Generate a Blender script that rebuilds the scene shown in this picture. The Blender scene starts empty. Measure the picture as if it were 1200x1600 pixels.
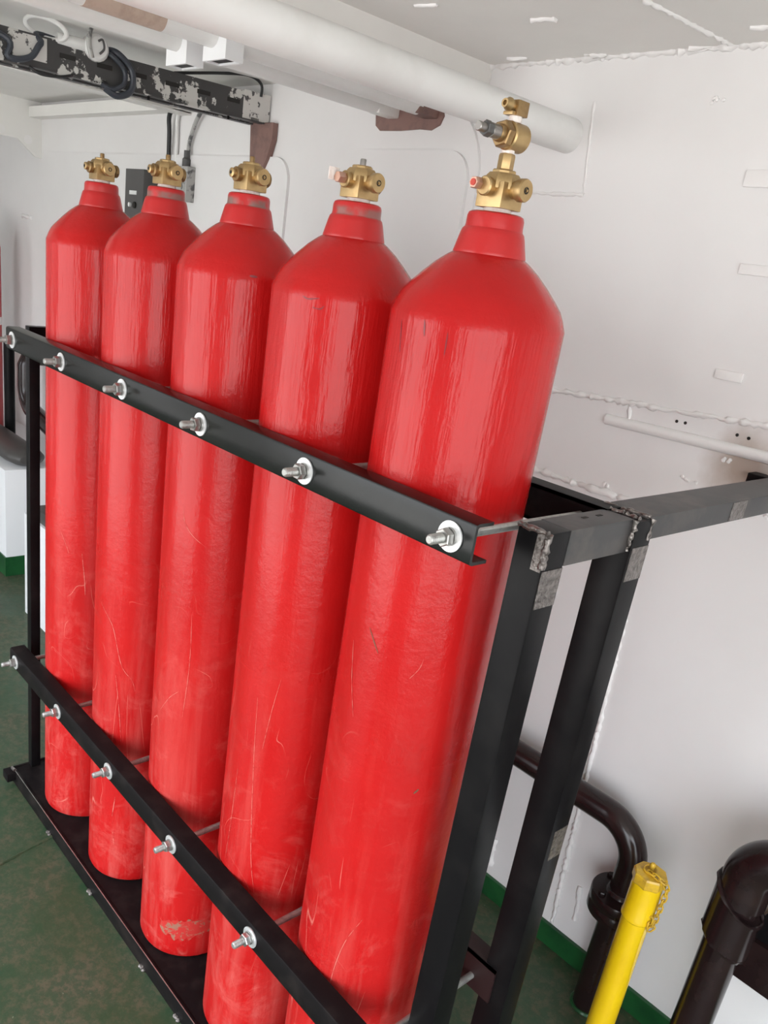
import bpy, bmesh, math, random
from mathutils import Vector, Matrix, noise
random.seed(7)
PI = math.pi
scene = bpy.context.scene
C = scene.collection

# ------------------------------------------------------------------ camera, world, exposure
cam_d = bpy.data.cameras.new('camera'); cam = bpy.data.objects.new('camera', cam_d); C.objects.link(cam)
RIGHT = Vector((0.650447, 0.746828, 0.138443)); DOWN = Vector((0.357301, -0.140009, -0.923436)); FWD = Vector((-0.670265, 0.650111, -0.357911))
m = Matrix.Identity(4)
for r in range(3):
    m[r][0] = RIGHT[r]; m[r][1] = -DOWN[r]; m[r][2] = -FWD[r]
m.translation = (0.61905, -0.75475, 1.68741)
cam.matrix_world = m
cam_d.sensor_fit = 'AUTO'; cam_d.sensor_width = 36.0
cam_d.lens = 1264.38 * 36.0 / 1600.0
cam_d.shift_x = (600 - 556.01) / 1600.0; cam_d.shift_y = (895.98 - 800) / 1600.0
cam_d.clip_start = 0.02; cam_d.clip_end = 200
scene.camera = cam

world = bpy.data.worlds.new('overcast_sky'); scene.world = world; world.use_nodes = True
wn = world.node_tree.nodes; wl = world.node_tree.links
bg = wn['Background']
tc = wn.new('ShaderNodeTexCoord'); sp = wn.new('ShaderNodeSeparateXYZ'); cr = wn.new('ShaderNodeValToRGB')
mp = wn.new('ShaderNodeMath'); mp.operation = 'MULTIPLY_ADD'; mp.inputs[1].default_value = 0.5; mp.inputs[2].default_value = 0.5
wl.new(tc.outputs['Generated'], sp.inputs[0]); wl.new(sp.outputs['Z'], mp.inputs[0]); wl.new(mp.outputs[0], cr.inputs[0]); wl.new(cr.outputs[0], bg.inputs['Color'])
e = cr.color_ramp.elements
e[0].position = 0.0; e[0].color = (0.66, 0.66, 0.64, 1)
e[1].position = 1.0; e[1].color = (1.75, 1.92, 2.15, 1)
for pos, col in ((0.485, (0.70, 0.70, 0.69, 1)), (0.50, (0.76, 0.78, 0.80, 1)), (0.62, (1.02, 1.08, 1.15, 1)), (0.74, (1.38, 1.48, 1.60, 1))):
    k = e.new(pos); k.color = col
bg.inputs['Strength'].default_value = 3.6
vs = scene.view_settings
vs.view_transform = 'Standard'; vs.look = 'None'; vs.exposure = 0.77; vs.gamma = 1.0; vs.use_curve_mapping = False

# ------------------------------------------------------------------ materials
def nodes_of(name):
    mt = bpy.data.materials.new(name); mt.use_nodes = True
    nt = mt.node_tree
    return mt, nt.nodes, nt.links, nt.nodes['Principled BSDF']
def objcoord(n, l, scale=(1, 1, 1), vary=False):
    t = n.new('ShaderNodeTexCoord'); mpn = n.new('ShaderNodeMapping'); mpn.inputs['Scale'].default_value = scale
    if vary:
        oi = n.new('ShaderNodeObjectInfo'); add = n.new('ShaderNodeVectorMath'); add.operation = 'ADD'
        sc = n.new('ShaderNodeVectorMath'); sc.operation = 'SCALE'; sc.inputs['Scale'].default_value = 7.3
        l.new(oi.outputs['Location'], sc.inputs[0]); l.new(t.outputs['Object'], add.inputs[0]); l.new(sc.outputs[0], add.inputs[1])
        l.new(add.outputs[0], mpn.inputs['Vector'])
    else:
        l.new(t.outputs['Object'], mpn.inputs['Vector'])
    return mpn.outputs[0], t
def tex(n, l, vec, scale, detail=3.0, rough=0.55, dist=0.0):
    t = n.new('ShaderNodeTexNoise'); t.inputs['Scale'].default_value = scale; t.inputs['Detail'].default_value = detail
    t.inputs['Roughness'].default_value = rough; t.inputs['Distortion'].default_value = dist
    l.new(vec, t.inputs['Vector']); return t.outputs['Fac']
def ramp(n, l, fac, a, b):
    r_ = n.new('ShaderNodeMapRange'); r_.inputs['From Min'].default_value = a; r_.inputs['From Max'].default_value = b
    r_.clamp = True; l.new(fac, r_.inputs['Value']); return r_.outputs[0]
def mth(n, l, op, a, b=None):
    k = n.new('ShaderNodeMath'); k.operation = op
    for i, v in enumerate((a, b)):
        if v is None: continue
        if isinstance(v, (int, float)): k.inputs[i].default_value = v
        else: l.new(v, k.inputs[i])
    return k.outputs[0]
def mixc(n, l, fac, a, b):
    k = n.new('ShaderNodeMix'); k.data_type = 'RGBA'
    if isinstance(fac, (int, float)): k.inputs[0].default_value = fac
    else: l.new(fac, k.inputs[0])
    for i, v in ((6, a), (7, b)):
        if isinstance(v, tuple): k.inputs[i].default_value = (*v, 1)
        else: l.new(v, k.inputs[i])
    return k.outputs[2]
def bump(n, l, b, h, strength, dist=0.002):
    k = n.new('ShaderNodeBump'); k.inputs['Strength'].default_value = strength; k.inputs['Distance'].default_value = dist
    l.new(h, k.inputs['Height']); l.new(k.outputs[0], b.inputs['Normal'])

def simple(name, col, rough=0.5, metal=0.0, col2=None, nscale=20.0, lo=0.45, hi=0.7, bmp=0.0, bscale=60.0, spec=0.5, coat=0.0, bdist=0.001):
    mt, n, l, b = nodes_of(name)
    b.inputs['Base Color'].default_value = (*col, 1); b.inputs['Roughness'].default_value = rough; b.inputs['Metallic'].default_value = metal
    b.inputs['Specular IOR Level'].default_value = spec
    if coat: b.inputs['Coat Weight'].default_value = coat; b.inputs['Coat Roughness'].default_value = 0.12
    vec, _ = objcoord(n, l, vary=True)
    if col2 is not None:
        f = ramp(n, l, tex(n, l, vec, nscale, 5.0, 0.6), lo, hi)
        l.new(mixc(n, l, f, col, col2), b.inputs['Base Color'])
    if bmp:
        bump(n, l, b, tex(n, l, vec, bscale, 3.0), bmp, bdist)
    return mt

M = {}
M['wall'] = simple('white_bulkhead_paint', (0.80, 0.785, 0.78), 0.38, col2=(0.765, 0.745, 0.74), nscale=1.8, bmp=0.25, bscale=6.0, bdist=0.01)
M['ceiling'] = simple('deckhead_paint', (0.85, 0.83, 0.80), 0.55, col2=(0.76, 0.745, 0.715), nscale=1.5, lo=0.35, hi=0.7, bmp=0.2, bscale=5.0, bdist=0.01)
M['whitepipe'] = simple('white_pipe_paint', (0.78, 0.775, 0.76), 0.35, col2=(0.72, 0.71, 0.69), nscale=6, bmp=0.1, bscale=30)
M['weld'] = simple('painted_weld', (0.82, 0.80, 0.79), 0.35, bmp=0.4, bscale=120)
M['whitebox'] = simple('white_plate_paint', (0.82, 0.82, 0.83), 0.3, bmp=0.05)
M['primer'] = simple('brown_primer', (0.235, 0.135, 0.115), 0.7, col2=(0.16, 0.095, 0.085), nscale=25, bmp=0.2)
M['primer_pipe'] = simple('tan_primer', (0.50, 0.385, 0.315), 0.6, col2=(0.34, 0.24, 0.19), nscale=18)
M['greenstrip'] = simple('green_skirting_paint', (0.012, 0.085, 0.024), 0.3, col2=(0.006, 0.05, 0.016), nscale=15, bmp=0.3, bscale=25)
M['black'] = simple('black_gloss_paint', (0.0065, 0.006, 0.0065), 0.30, col2=(0.012, 0.011, 0.011), nscale=9, bmp=0.12, bscale=40, spec=0.08)
M['blackdirty'] = simple('black_base_paint', (0.008, 0.0065, 0.007), 0.45, col2=(0.022, 0.017, 0.016), nscale=14, lo=0.5, hi=0.75, bmp=0.15, spec=0.09)
M['railgloss'] = simple('black_satin_rail_paint', (0.007, 0.0075, 0.007), 0.24, col2=(0.014, 0.015, 0.013), nscale=7, bmp=0.15, bscale=22, spec=0.28)
M['brownblack'] = simple('dark_brown_pipe_paint', (0.016, 0.0085, 0.0088), 0.20, col2=(0.024, 0.013, 0.012), nscale=12, bmp=0.25, bscale=35, spec=0.38)
M['darkmaroon'] = simple('dark_maroon_rail_paint', (0.022, 0.010, 0.010), 0.5, spec=0.25)
M['steel'] = simple('mill_scale_steel', (0.060, 0.058, 0.059), 0.42, metal=0.5, col2=(0.105, 0.093, 0.087), nscale=13, lo=0.45, hi=0.65, bmp=0.1, bscale=80)
M['weldbare'] = simple('bare_weld_metal', (0.24, 0.215, 0.20), 0.33, metal=0.75, col2=(0.10, 0.085, 0.08), nscale=120, lo=0.40, hi=0.65, bmp=0.9, bscale=150, bdist=0.003)
M['zinc'] = simple('zinc_plated_steel', (0.60, 0.60, 0.585), 0.32, metal=0.9, col2=(0.42, 0.42, 0.40), nscale=60)
M['washer'] = simple('bright_zinc_washer', (0.80, 0.80, 0.80), 0.38, metal=0.6)
M['darkzinc'] = simple('dark_zinc_nut', (0.34, 0.335, 0.32), 0.35, metal=0.85)
M['rod'] = simple('threaded_rod_steel', (0.42, 0.42, 0.40), 0.42, metal=0.7, col2=(0.28, 0.27, 0.26), nscale=80)
M['brass'] = simple('cast_brass', (0.47, 0.325, 0.155), 0.36, metal=0.8, col2=(0.36, 0.235, 0.105), nscale=45, lo=0.4, hi=0.75, bmp=0.12, bscale=120)
M['brass_dark'] = simple('aged_brass', (0.33, 0.215, 0.10), 0.38, metal=0.8, col2=(0.23, 0.14, 0.06), nscale=60)
M['pinkplug'] = simple('pinkish_copper_plug', (0.55, 0.33, 0.25), 0.35, metal=0.7)
M['redplug'] = simple('red_seal_dot', (0.50, 0.045, 0.025), 0.5)
M['hole'] = simple('dark_bore', (0.012, 0.010, 0.008), 0.7)
M['tape'] = simple('white_thread_tape', (0.80, 0.74, 0.70), 0.6, col2=(0.66, 0.55, 0.50), nscale=120, bmp=0.6, bscale=160)
M['spindle'] = simple('grey_steel_spindle', (0.30, 0.28, 0.265), 0.35, metal=0.85)
M['yellow'] = simple('yellow_pipe_paint', (0.80, 0.53, 0.006), 0.26, col2=(0.74, 0.47, 0.006), nscale=8, bmp=0.08, coat=0.4)
M['yellowdirt'] = simple('worn_yellow_paint', (0.66, 0.41, 0.025), 0.36, col2=(0.34, 0.20, 0.035), nscale=40, lo=0.45, hi=0.72, bmp=0.2)
M['greybox'] = simple('dark_grey_enclosure', (0.075, 0.072, 0.07), 0.45)
M['blackcable'] = simple('black_cable_rubber', (0.014, 0.014, 0.015), 0.45)
M['bluecable'] = simple('blue_black_cable_rubber', (0.035, 0.04, 0.052), 0.4)
M['greycable'] = simple('painted_grey_cable', (0.40, 0.39, 0.375), 0.5, col2=(0.10, 0.10, 0.10), nscale=35, lo=0.5, hi=0.6)
M['lens'] = simple('label_white', (0.75, 0.75, 0.74), 0.4)
M['rubbergrey'] = simple('dark_grey_cover', (0.06, 0.055, 0.052), 0.45)
M['farred'] = simple('far_red_paint', (0.42, 0.03, 0.035), 0.35)
M['tray'] = simple('worn_black_cable_tray', (0.050, 0.048, 0.048), 0.5, col2=(0.58, 0.57, 0.54), nscale=18, lo=0.565, hi=0.59)
M['traywhite'] = simple('overpainted_tray', (0.62, 0.60, 0.57), 0.5, col2=(0.08, 0.075, 0.075), nscale=40, lo=0.56, hi=0.60)

def wall_paint():
    mt, n, l, b = nodes_of('white_bulkhead_paint_scorched')
    vec, t = objcoord(n, l)
    base = mixc(n, l, ramp(n, l, tex(n, l, vec, 1.8, 5, 0.6), 0.45, 0.7), (0.80, 0.785, 0.78), (0.765, 0.745, 0.74))
    d = n.new('ShaderNodeVectorMath'); d.operation = 'DISTANCE'; l.new(t.outputs['Object'], d.inputs[0]); d.inputs[1].default_value = (-0.06, 0.97, 1.40)
    wob = mth(n, l, 'ADD', d.outputs['Value'], mth(n, l, 'MULTIPLY', tex(n, l, vec, 22, 4), 0.05))
    burn = ramp(n, l, wob, 0.125, 0.055)
    base = mixc(n, l, mth(n, l, 'MULTIPLY', burn, 0.75), base, (0.32, 0.22, 0.15))
    l.new(base, b.inputs['Base Color']); b.inputs['Roughness'].default_value = 0.38
    bump(n, l, b, tex(n, l, vec, 6, 3), 0.25, 0.01)
    return mt
M['wall'] = wall_paint()
def red_paint():
    mt, n, l, b = nodes_of('red_cylinder_paint')
    vec, t = objcoord(n, l, vary=True)
    tall, _ = objcoord(n, l, (1, 1, 0.10), vary=True)
    sepn = n.new('ShaderNodeSeparateXYZ'); l.new(t.outputs['Object'], sepn.inputs[0]); z = sepn.outputs['Z']
    low = ramp(n, l, z, 1.12, 0.30)                                  # handling wear grows towards the foot
    # chalky rub marks
    f1 = ramp(n, l, tex(n, l, tall, 15, 6, 0.66, 0.3), 0.50, 0.72)
    f2 = ramp(n, l, tex(n, l, vec, 9, 8, 0.72, 0.8), 0.52, 0.72)
    rub = mth(n, l, 'MULTIPLY', mth(n, l, 'ADD', mth(n, l, 'MULTIPLY', f1, 0.55), mth(n, l, 'MULTIPLY', f2, 0.6)), mth(n, l, 'MULTIPLY', low, 0.70))
    # fine contour scratches
    def scr(v, s, w, dist, seedmask):
        a = mth(n, l, 'ABSOLUTE', mth(n, l, 'SUBTRACT', tex(n, l, v, s, 1.0, 0.4, dist), 0.5))
        line = ramp(n, l, a, w, 0.0)
        mask = ramp(n, l, tex(n, l, vec, seedmask, 2), 0.56, 0.64)
        return mth(n, l, 'MULTIPLY', line, mask)
    tall2, _ = objcoord(n, l, (1, 1, 0.22), vary=True)
    s1 = scr(tall2, 11, 0.0065, 0.6, 5.0); s2 = scr(vec, 7, 0.0035, 0.8, 7.0)
    low2 = ramp(n, l, z, 1.05, 0.75)
    sc_ = mth(n, l, 'MULTIPLY', mth(n, l, 'MAXIMUM', s1, s2), mth(n, l, 'MULTIPLY', low2, 0.9))
    chips = ramp(n, l, tex(n, l, tall2, 24, 4, 0.6), 0.735, 0.76)
    col = mixc(n, l, ramp(n, l, tex(n, l, vec, 5, 3), 0.3, 0.7), (0.48, 0.0100, 0.0100), (0.42, 0.0075, 0.008))
    col = mixc(n, l, rub, col, (0.62, 0.16, 0.135))
    col = mixc(n, l, mth(n, l, 'MINIMUM', sc_, 0.8), col, (0.62, 0.17, 0.135))
    col = mixc(n, l, mth(n, l, 'MULTIPLY', chips, 0.7), col, (0.13, 0.05, 0.03))
    l.new(col, b.inputs['Base Color'])
    rg = mth(n, l, 'ADD', mth(n, l, 'MULTIPLY', low, 0.14), 0.24)
    l.new(mth(n, l, 'ADD', rg, mth(n, l, 'MULTIPLY', rub, 0.2)), b.inputs['Roughness'])
    b.inputs['Specular IOR Level'].default_value = 0.30
    drip = tex(n, l, tall, 26, 4, 0.6); orange = tex(n, l, vec, 55, 4, 0.65)
    up = mth(n, l, 'MULTIPLY', ramp(n, l, z, 1.2, 1.5), ramp(n, l, z, 1.60, 1.575))
    h = mth(n, l, 'ADD', mth(n, l, 'MULTIPLY', drip, mth(n, l, 'ADD', mth(n, l, 'MULTIPLY', up, 2.2), 0.8)), mth(n, l, 'MULTIPLY', orange, 0.6))
    bump(n, l, b, h, 0.45, 0.0035)
    return mt
M['red'] = red_paint()

def collar_paint():
    mt, n, l, b = nodes_of('red_collar_paint')
    vec, t = objcoord(n, l, vary=True)
    sepn = n.new('ShaderNodeSeparateXYZ'); l.new(t.outputs['Object'], sepn.inputs[0]); z = sepn.outputs['Z']
    at = n.new('ShaderNodeAttribute'); at.attribute_type = 'OBJECT'; at.attribute_name = 'wear'
    band = mth(n, l, 'MULTIPLY', ramp(n, l, z, 1.6985, 1.7005), ramp(n, l, z, 1.714, 1.709))
    wear = mth(n, l, 'MULTIPLY', mth(n, l, 'MULTIPLY', band, at.outputs['Fac']), ramp(n, l, tex(n, l, vec, 22, 3), 0.36, 0.5))
    col = mixc(n, l, mth(n, l, 'MULTIPLY', wear, 0.95), (0.45, 0.012, 0.013), (0.20, 0.115, 0.10))
    l.new(col, b.inputs['Base Color']); b.inputs['Roughness'].default_value = 0.34
    bump(n, l, b, tex(n, l, vec, 60, 3), 0.25, 0.002)
    return mt
M['collar'] = collar_paint()

def floor_paint():
    mt, n, l, b = nodes_of('green_deck_paint')
    vec, t = objcoord(n, l)
    dirt = ramp(n, l, tex(n, l, vec, 3.2, 8, 0.7, 0.4), 0.34, 0.62)
    grit = ramp(n, l, tex(n, l, vec, 38, 8, 0.8), 0.46, 0.58)
    speck = ramp(n, l, tex(n, l, vec, 90, 3, 0.6), 0.70, 0.75)
    col = mixc(n, l, mth(n, l, 'MULTIPLY', dirt, grit), (0.022, 0.060, 0.027), (0.120, 0.098, 0.060))
    col = mixc(n, l, mth(n, l, 'MULTIPLY', dirt, 0.45), col, (0.056, 0.058, 0.034))
    col = mixc(n, l, mth(n, l, 'MULTIPLY', speck, 0.5), col, (0.26, 0.28, 0.20))
    l.new(col, b.inputs['Base Color'])
    l.new(mth(n, l, 'ADD', mth(n, l, 'MULTIPLY', dirt, 0.3), 0.33), b.inputs['Roughness'])
    bump(n, l, b, tex(n, l, vec, 50, 5), 0.3, 0.003)
    return mt
M['floor'] = floor_paint()

# ------------------------------------------------------------------ mesh helpers
def NB(): return bmesh.new()
def box(bm, x0, x1, y0, y1, z0, z1, bev=0.0, seg=2):
    t = bmesh.new()
    vs_ = [t.verts.new((x, y, z)) for z in (z0, z1) for y in (y0, y1) for x in (x0, x1)]
    for f in ((0, 2, 3, 1), (4, 5, 7, 6), (0, 1, 5, 4), (2, 6, 7, 3), (0, 4, 6, 2), (1, 3, 7, 5)):
        t.faces.new([vs_[i] for i in f])
    if bev: bmesh.ops.bevel(t, geom=t.edges[:], offset=bev, segments=seg, profile=0.7, affect='EDGES')
    join(bm, t)
def join(bm, t, mat=None):
    if mat is not None: bmesh.ops.transform(t, matrix=mat, verts=t.verts[:])
    mp_ = {}
    for v in t.verts: mp_[v] = bm.verts.new(v.co)
    for f in t.faces:
        try: bm.faces.new([mp_[v] for v in f.verts])
        except ValueError: pass
    t.free()
def frame_of(d):
    d = d.normalized(); u = Vector((0, 0, 1)) if abs(d.z) < 0.9 else Vector((1, 0, 0))
    a = d.cross(u).normalized(); b = d.cross(a).normalized(); return a, b
def tube(bm, pts, rad, seg=16, cap=True, closed=False, jitter=0.0):
    pts = [Vector(p) for p in pts]; n = len(pts)
    rads = rad if isinstance(rad, (list, tuple)) else [rad] * n
    rings = []; pa = None
    for i, p in enumerate(pts):
        if closed: d = pts[(i + 1) % n] - pts[i - 1]
        else: d = pts[min(i + 1, n - 1)] - pts[max(i - 1, 0)]
        d.normalize()
        if pa is None: a, b = frame_of(d)
        else:
            a = (pa - d * pa.dot(d)).normalized(); b = d.cross(a)
        pa = a
        ring = []
        for k in range(seg):
            an = 2 * PI * k / seg
            rr = rads[i] * (1 + (random.uniform(-jitter, jitter) if jitter else 0))
            ring.append(bm.verts.new(p + (a * math.cos(an) + b * math.sin(an)) * rr))
        rings.append(ring)
    m_ = n if closed else n - 1
    for i in range(m_):
        A, B = rings[i], rings[(i + 1) % n]
        for k in range(seg):
            bm.faces.new((A[k], A[(k + 1) % seg], B[(k + 1) % seg], B[k]))
    if cap and not closed:
        bm.faces.new(rings[0][::-1]); bm.faces.new(rings[-1])
def lathe(bm, prof, seg=48, o=(0, 0, 0), d=(0, 0, 1), rot=0.0):
    """prof: (radius, distance along d); r=0 closes."""
    o = Vector(o); d = Vector(d).normalized(); a, b = frame_of(d); rings = []
    for r_, h in prof:
        c = o + d * h
        if r_ < 1e-6: rings.append([bm.verts.new(c)])
        else: rings.append([bm.verts.new(c + (a * math.cos(2 * PI * k / seg + rot) + b * math.sin(2 * PI * k / seg + rot)) * r_) for k in range(seg)])
    for A, B in zip(rings, rings[1:]):
        for k in range(seg):
            k2 = (k + 1) % seg
            if len(A) == 1 and len(B) == 1: continue
            if len(A) == 1: bm.faces.new((A[0], B[k2], B[k]))
            elif len(B) == 1: bm.faces.new((A[k], A[k2], B[0]))
            else: bm.faces.new((A[k], A[k2], B[k2], B[k]))
    for R, rv in ((rings[0], True), (rings[-1], False)):
        if len(R) > 2: bm.faces.new(R[::-1] if rv else R)
def prism(bm, poly, d, thick):
    """extrude polygon (list of Vectors) by d*thick"""
    d = Vector(d).normalized() * thick
    A = [bm.verts.new(Vector(p)) for p in poly]; B = [bm.verts.new(Vector(p) + d) for p in poly]
    n = len(A)
    bm.faces.new(A[::-1]); bm.faces.new(B)
    for i in range(n): bm.faces.new((A[i], A[(i + 1) % n], B[(i + 1) % n], B[i]))
def hexprof(bm, af, h0, h1, o, d, rot=0.0, ch=0.12):
    r_ = af / 2 / math.cos(PI / 6); hh = h1 - h0
    lathe(bm, [(r_ * 0.90, h0), (r_, h0 + hh * ch), (r_, h1 - hh * ch), (r_ * 0.90, h1)], 6, o, d, rot)
def arc(c, r_, a0, a1, u, v, n=10):
    c = Vector(c); u = Vector(u); v = Vector(v)
    return [c + u * (r_ * math.cos(a0 + (a1 - a0) * i / n)) + v * (r_ * math.sin(a0 + (a1 - a0) * i / n)) for i in range(n + 1)]

def spline(pts, n=8):
    P = [Vector(p) for p in pts]; out = []
    for i in range(len(P) - 1):
        p0 = P[max(i - 1, 0)]; p1 = P[i]; p2_ = P[i + 1]; p3_ = P[min(i + 2, len(P) - 1)]
        for k in range(n):
            t = k / n
            out.append(0.5 * ((2 * p1) + (p2_ - p0) * t + (2 * p0 - 5 * p1 + 4 * p2_ - p3_) * t * t + (3 * p1 - p0 - 3 * p2_ + p3_) * t ** 3))
    out.append(P[-1]); return out
ORG = {}
def setp(o, label=None, cat=None, group=None, kind=None):
    if label: o['label'] = label
    if cat: o['category'] = cat
    if group: o['group'] = group
    if kind: o['kind'] = kind
    return o
def thing(name, loc, label, cat, group=None):
    o = bpy.data.objects.new(name, None); C.objects.link(o); o.location = loc; o.empty_display_size = 0.05
    ORG[o.name] = Vector(loc); return setp(o, label, cat, group)
def obj(name, bm, mat, parent=None, org=None, smooth=35):
    """bm holds world coordinates; the origin goes to the thing's base"""
    bmesh.ops.recalc_face_normals(bm, faces=bm.faces[:])
    o_ = ORG[parent.name] if parent is not None else Vector(org if org is not None else (0, 0, 0))
    bmesh.ops.translate(bm, verts=bm.verts[:], vec=-o_)
    me = bpy.data.meshes.new(name); bm.to_mesh(me); bm.free()
    me.materials.append(M[mat] if isinstance(mat, str) else mat)
    if smooth:
        me.shade_smooth(); me.set_sharp_from_angle(angle=math.radians(smooth))
    ob = bpy.data.objects.new(name, me); C.objects.link(ob)
    if parent is not None: ob.parent = parent
    else: ob.location = o_
    ORG[ob.name] = o_
    return ob
def struct(name, bm, mat, parent=None, smooth=35):
    o = obj(name, bm, mat, parent, smooth=smooth)
    if parent is None: o['kind'] = 'structure'
    return o

# ------------------------------------------------------------------ the setting
W = 0.97; H = 2.176; XL = -6.2; XR = 2.5; YF = -2.1
bm = NB(); box(bm, XL, XR, YF - 0.2, W + 0.12, -0.06, 0.0); floor = struct('floor', bm, 'floor')
bm = NB(); box(bm, XL, XR, YF - 0.2, W + 0.12, H, H + 0.05); ceiling = struct('ceiling', bm, 'ceiling')
bm = NB(); box(bm, XL, XR, W, W + 0.1, 0.0, H); wall = struct('wall_back', bm, 'wall')
# unseen open ship's side: low bulwark, panel and pillars shaped for light and reflections
bm = NB(); box(bm, XL, XR, YF - 0.08, YF, 0.0, 0.12)
box(bm, -0.42, 0.95, YF - 0.08, YF, 0.12, H)
box(bm, XL, -4.7, YF - 0.08, YF, 0.12, H); box(bm, -4.2, -2.8, YF - 0.08, YF, 0.12, H); box(bm, XL, XR, YF - 0.08, YF, H - 0.12, H)
struct('wall_front_unseen', bm, 'wall')
bm = NB(); box(bm, XR, XR + 0.08, YF, W, 0.0, 0.12); box(bm, XR, XR + 0.08, -0.30, W, 0.12, H); struct('wall_right_unseen', bm, 'wall')  # out of view; end wall added and cut back to balance the light
bm = NB(); box(bm, XL - 0.08, XL, YF, W, 0.0, H); struct('wall_left_unseen', bm, 'wall')  # out of view; added to close the far end and dim its light
bm = NB(); box(bm, XL, -3.2, W - 0.012, W, 0, 0.066); box(bm, -3.2, XR, W - 0.012, W, 0, 0.066, 0.003)
struct('baseboard_back', bm, 'greenstrip')

def bead(pts, r_, name, parent, mat='weld', step=0.009, jit=0.45):
    out = []
    pts = [Vector(p) for p in pts]
    for A, B in zip(pts, pts[1:]):
        n = max(2, int((B - A).length / step))
        for i in range(n): out.append(A.lerp(B, i / n) + Vector((random.uniform(-1, 1), random.uniform(-1, 1), random.uniform(-1, 1))) * r_ * 0.25)
    out.append(pts[-1])
    b_ = NB(); rads = [r_ * random.uniform(1 - jit, 1 + jit) for _ in out]
    tube(b_, out, rads, 6)
    return obj(name, b_, mat, parent, smooth=60)
yb = W
for pts, r_ in (
    (((-0.66, yb, 1.452), (-0.04, yb, 1.492), (0.3, yb, 1.51)), 0.0045),
    (((-0.62, yb, 1.256), (-0.25, yb, 1.257)), 0.0055),
    (((-0.225, yb, 1.06), (-0.183, yb, 0.07)), 0.0045),
    (((-0.352, yb, 1.475), (-0.344, yb, 1.436)), 0.003),
    (((-1.6, yb, H), (-0.9, yb, H), (0.4, yb, H)), 0.006),
    (((-0.76, yb, 1.897), (-0.60, yb, 1.897)), 0.0028),
    (((-0.625, yb, 2.088), (-0.60, yb, 1.9)), 0.0022),
    (((-0.42, yb, 0.19), (-0.415, yb, 0.10)), 0.006),
    (((-0.135, yb, 0.235), (-0.125, yb, 0.13)), 0.0045),
    (((-0.47, yb, 0.99), (-0.42, yb, 0.975)), 0.005),
    (((-4.06, yb, 1.66), (-3.93, yb, 1.655)), 0.006),
):
    bead(pts, r_ * 1.5, 'weld_seam', wall)
# spatter dabs left where lugs were cut off
for x, z, w_, h_ in ((-0.33, 2.085, 0.03, 0.02), (-0.16, 1.345, 0.05, 0.008), (-0.10, 1.405, 0.02, 0.01), (-0.36, 1.275, 0.012, 0.008), (-0.30, 0.9, 0.006, 0.01), (-0.16, 2.10, 0.02, 0.01), (0.02, 1.32, 0.02, 0.012)):
    b_ = NB()
    for k in range(5):
        lathe(b_, [(0.0045, -0.001), (0.0035, 0.003), (0, 0.0045)], 7, (x + random.uniform(-w_, w_) / 2, yb, z + random.uniform(-h_, h_) / 2), (0, -1, 0))
    obj('weld_spatter', b_, 'weld', wall)
# small doubler pads
for x0, x1, z0, z1 in ((-0.231, -0.13, 1.927, 1.958), (-0.19, -0.05, 1.768, 1.788), (-0.177, -0.118, 1.563, 1.582)):
    b_ = NB(); box(b_, x0, x1, yb - 0.005, yb, z0, z1, 0.002); obj('doubler_pad', b_, 'weld', wall)
for x, z in ((-0.231, 1.458), (-0.211, 1.459), (-0.095, 1.461), (-0.07, 1.460)):
    b_ = NB(); lathe(b_, [(0.0035, 0), (0.0035, 0.0012)], 10, (x, yb, z), (0, -1, 0)); obj('bolt_hole', b_, 'hole', wall)
# long half-round stiffener bar
b_ = NB(); tube(b_, [(-0.40, yb, 1.424), (0.6, yb, 1.446)], 0.0125, 14); obj('stiffener_bar', b_, 'weld', wall)
# rounded panels welded on the bulkhead
def rounded_plate(name, x0, x1, z0, z1, r_, th, mat, both=True, y=None):
    b_ = NB(); y_ = yb if y is None else y; U = (1, 0, 0); V = (0, 0, 1)
    poly = [Vector((x0, y_, z0)), Vector((x1, y_, z0))]
    poly += arc((x1 - r_, y_, z1 - r_), r_, 0, PI / 2, U, V)
    poly += arc((x0 + r_, y_, z1 - r_), r_, PI / 2, PI, U, V) if both else [Vector((x0, y_, z1))]
    prism(b_, poly, (0, -1, 0), th)
    return obj(name, b_, mat, wall)
rounded_plate('raised_panel', -3.75, -1.735, 0.9, 1.962, 0.075, 0.010, 'wall')
rounded_plate('door_surround', -1.60, -0.925, 0.9, 2.105, 0.19, 0.008, 'wall')
rounded_plate('raised_panel', -1.52, -0.952, 0.9, 1.985, 0.075, 0.018, 'wall')
b_ = NB()   # primer patch where the pipe bracket is welded
poly = [Vector((x, yb - 0.008, z)) for x, z in ((-1.345, 2.085), (-1.338, 2.047), (-1.318, 2.034), (-1.235, 2.033), (-1.16, 2.036), (-1.115, 2.033), (-1.085, 2.045), (-1.075, 2.066), (-1.083, 2.088), (-1.11, 2.105), (-1.30, 2.105))]
prism(b_, poly, (0, -1, 0), 0.004); obj('primer_patch', b_, 'primer', wall)
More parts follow.
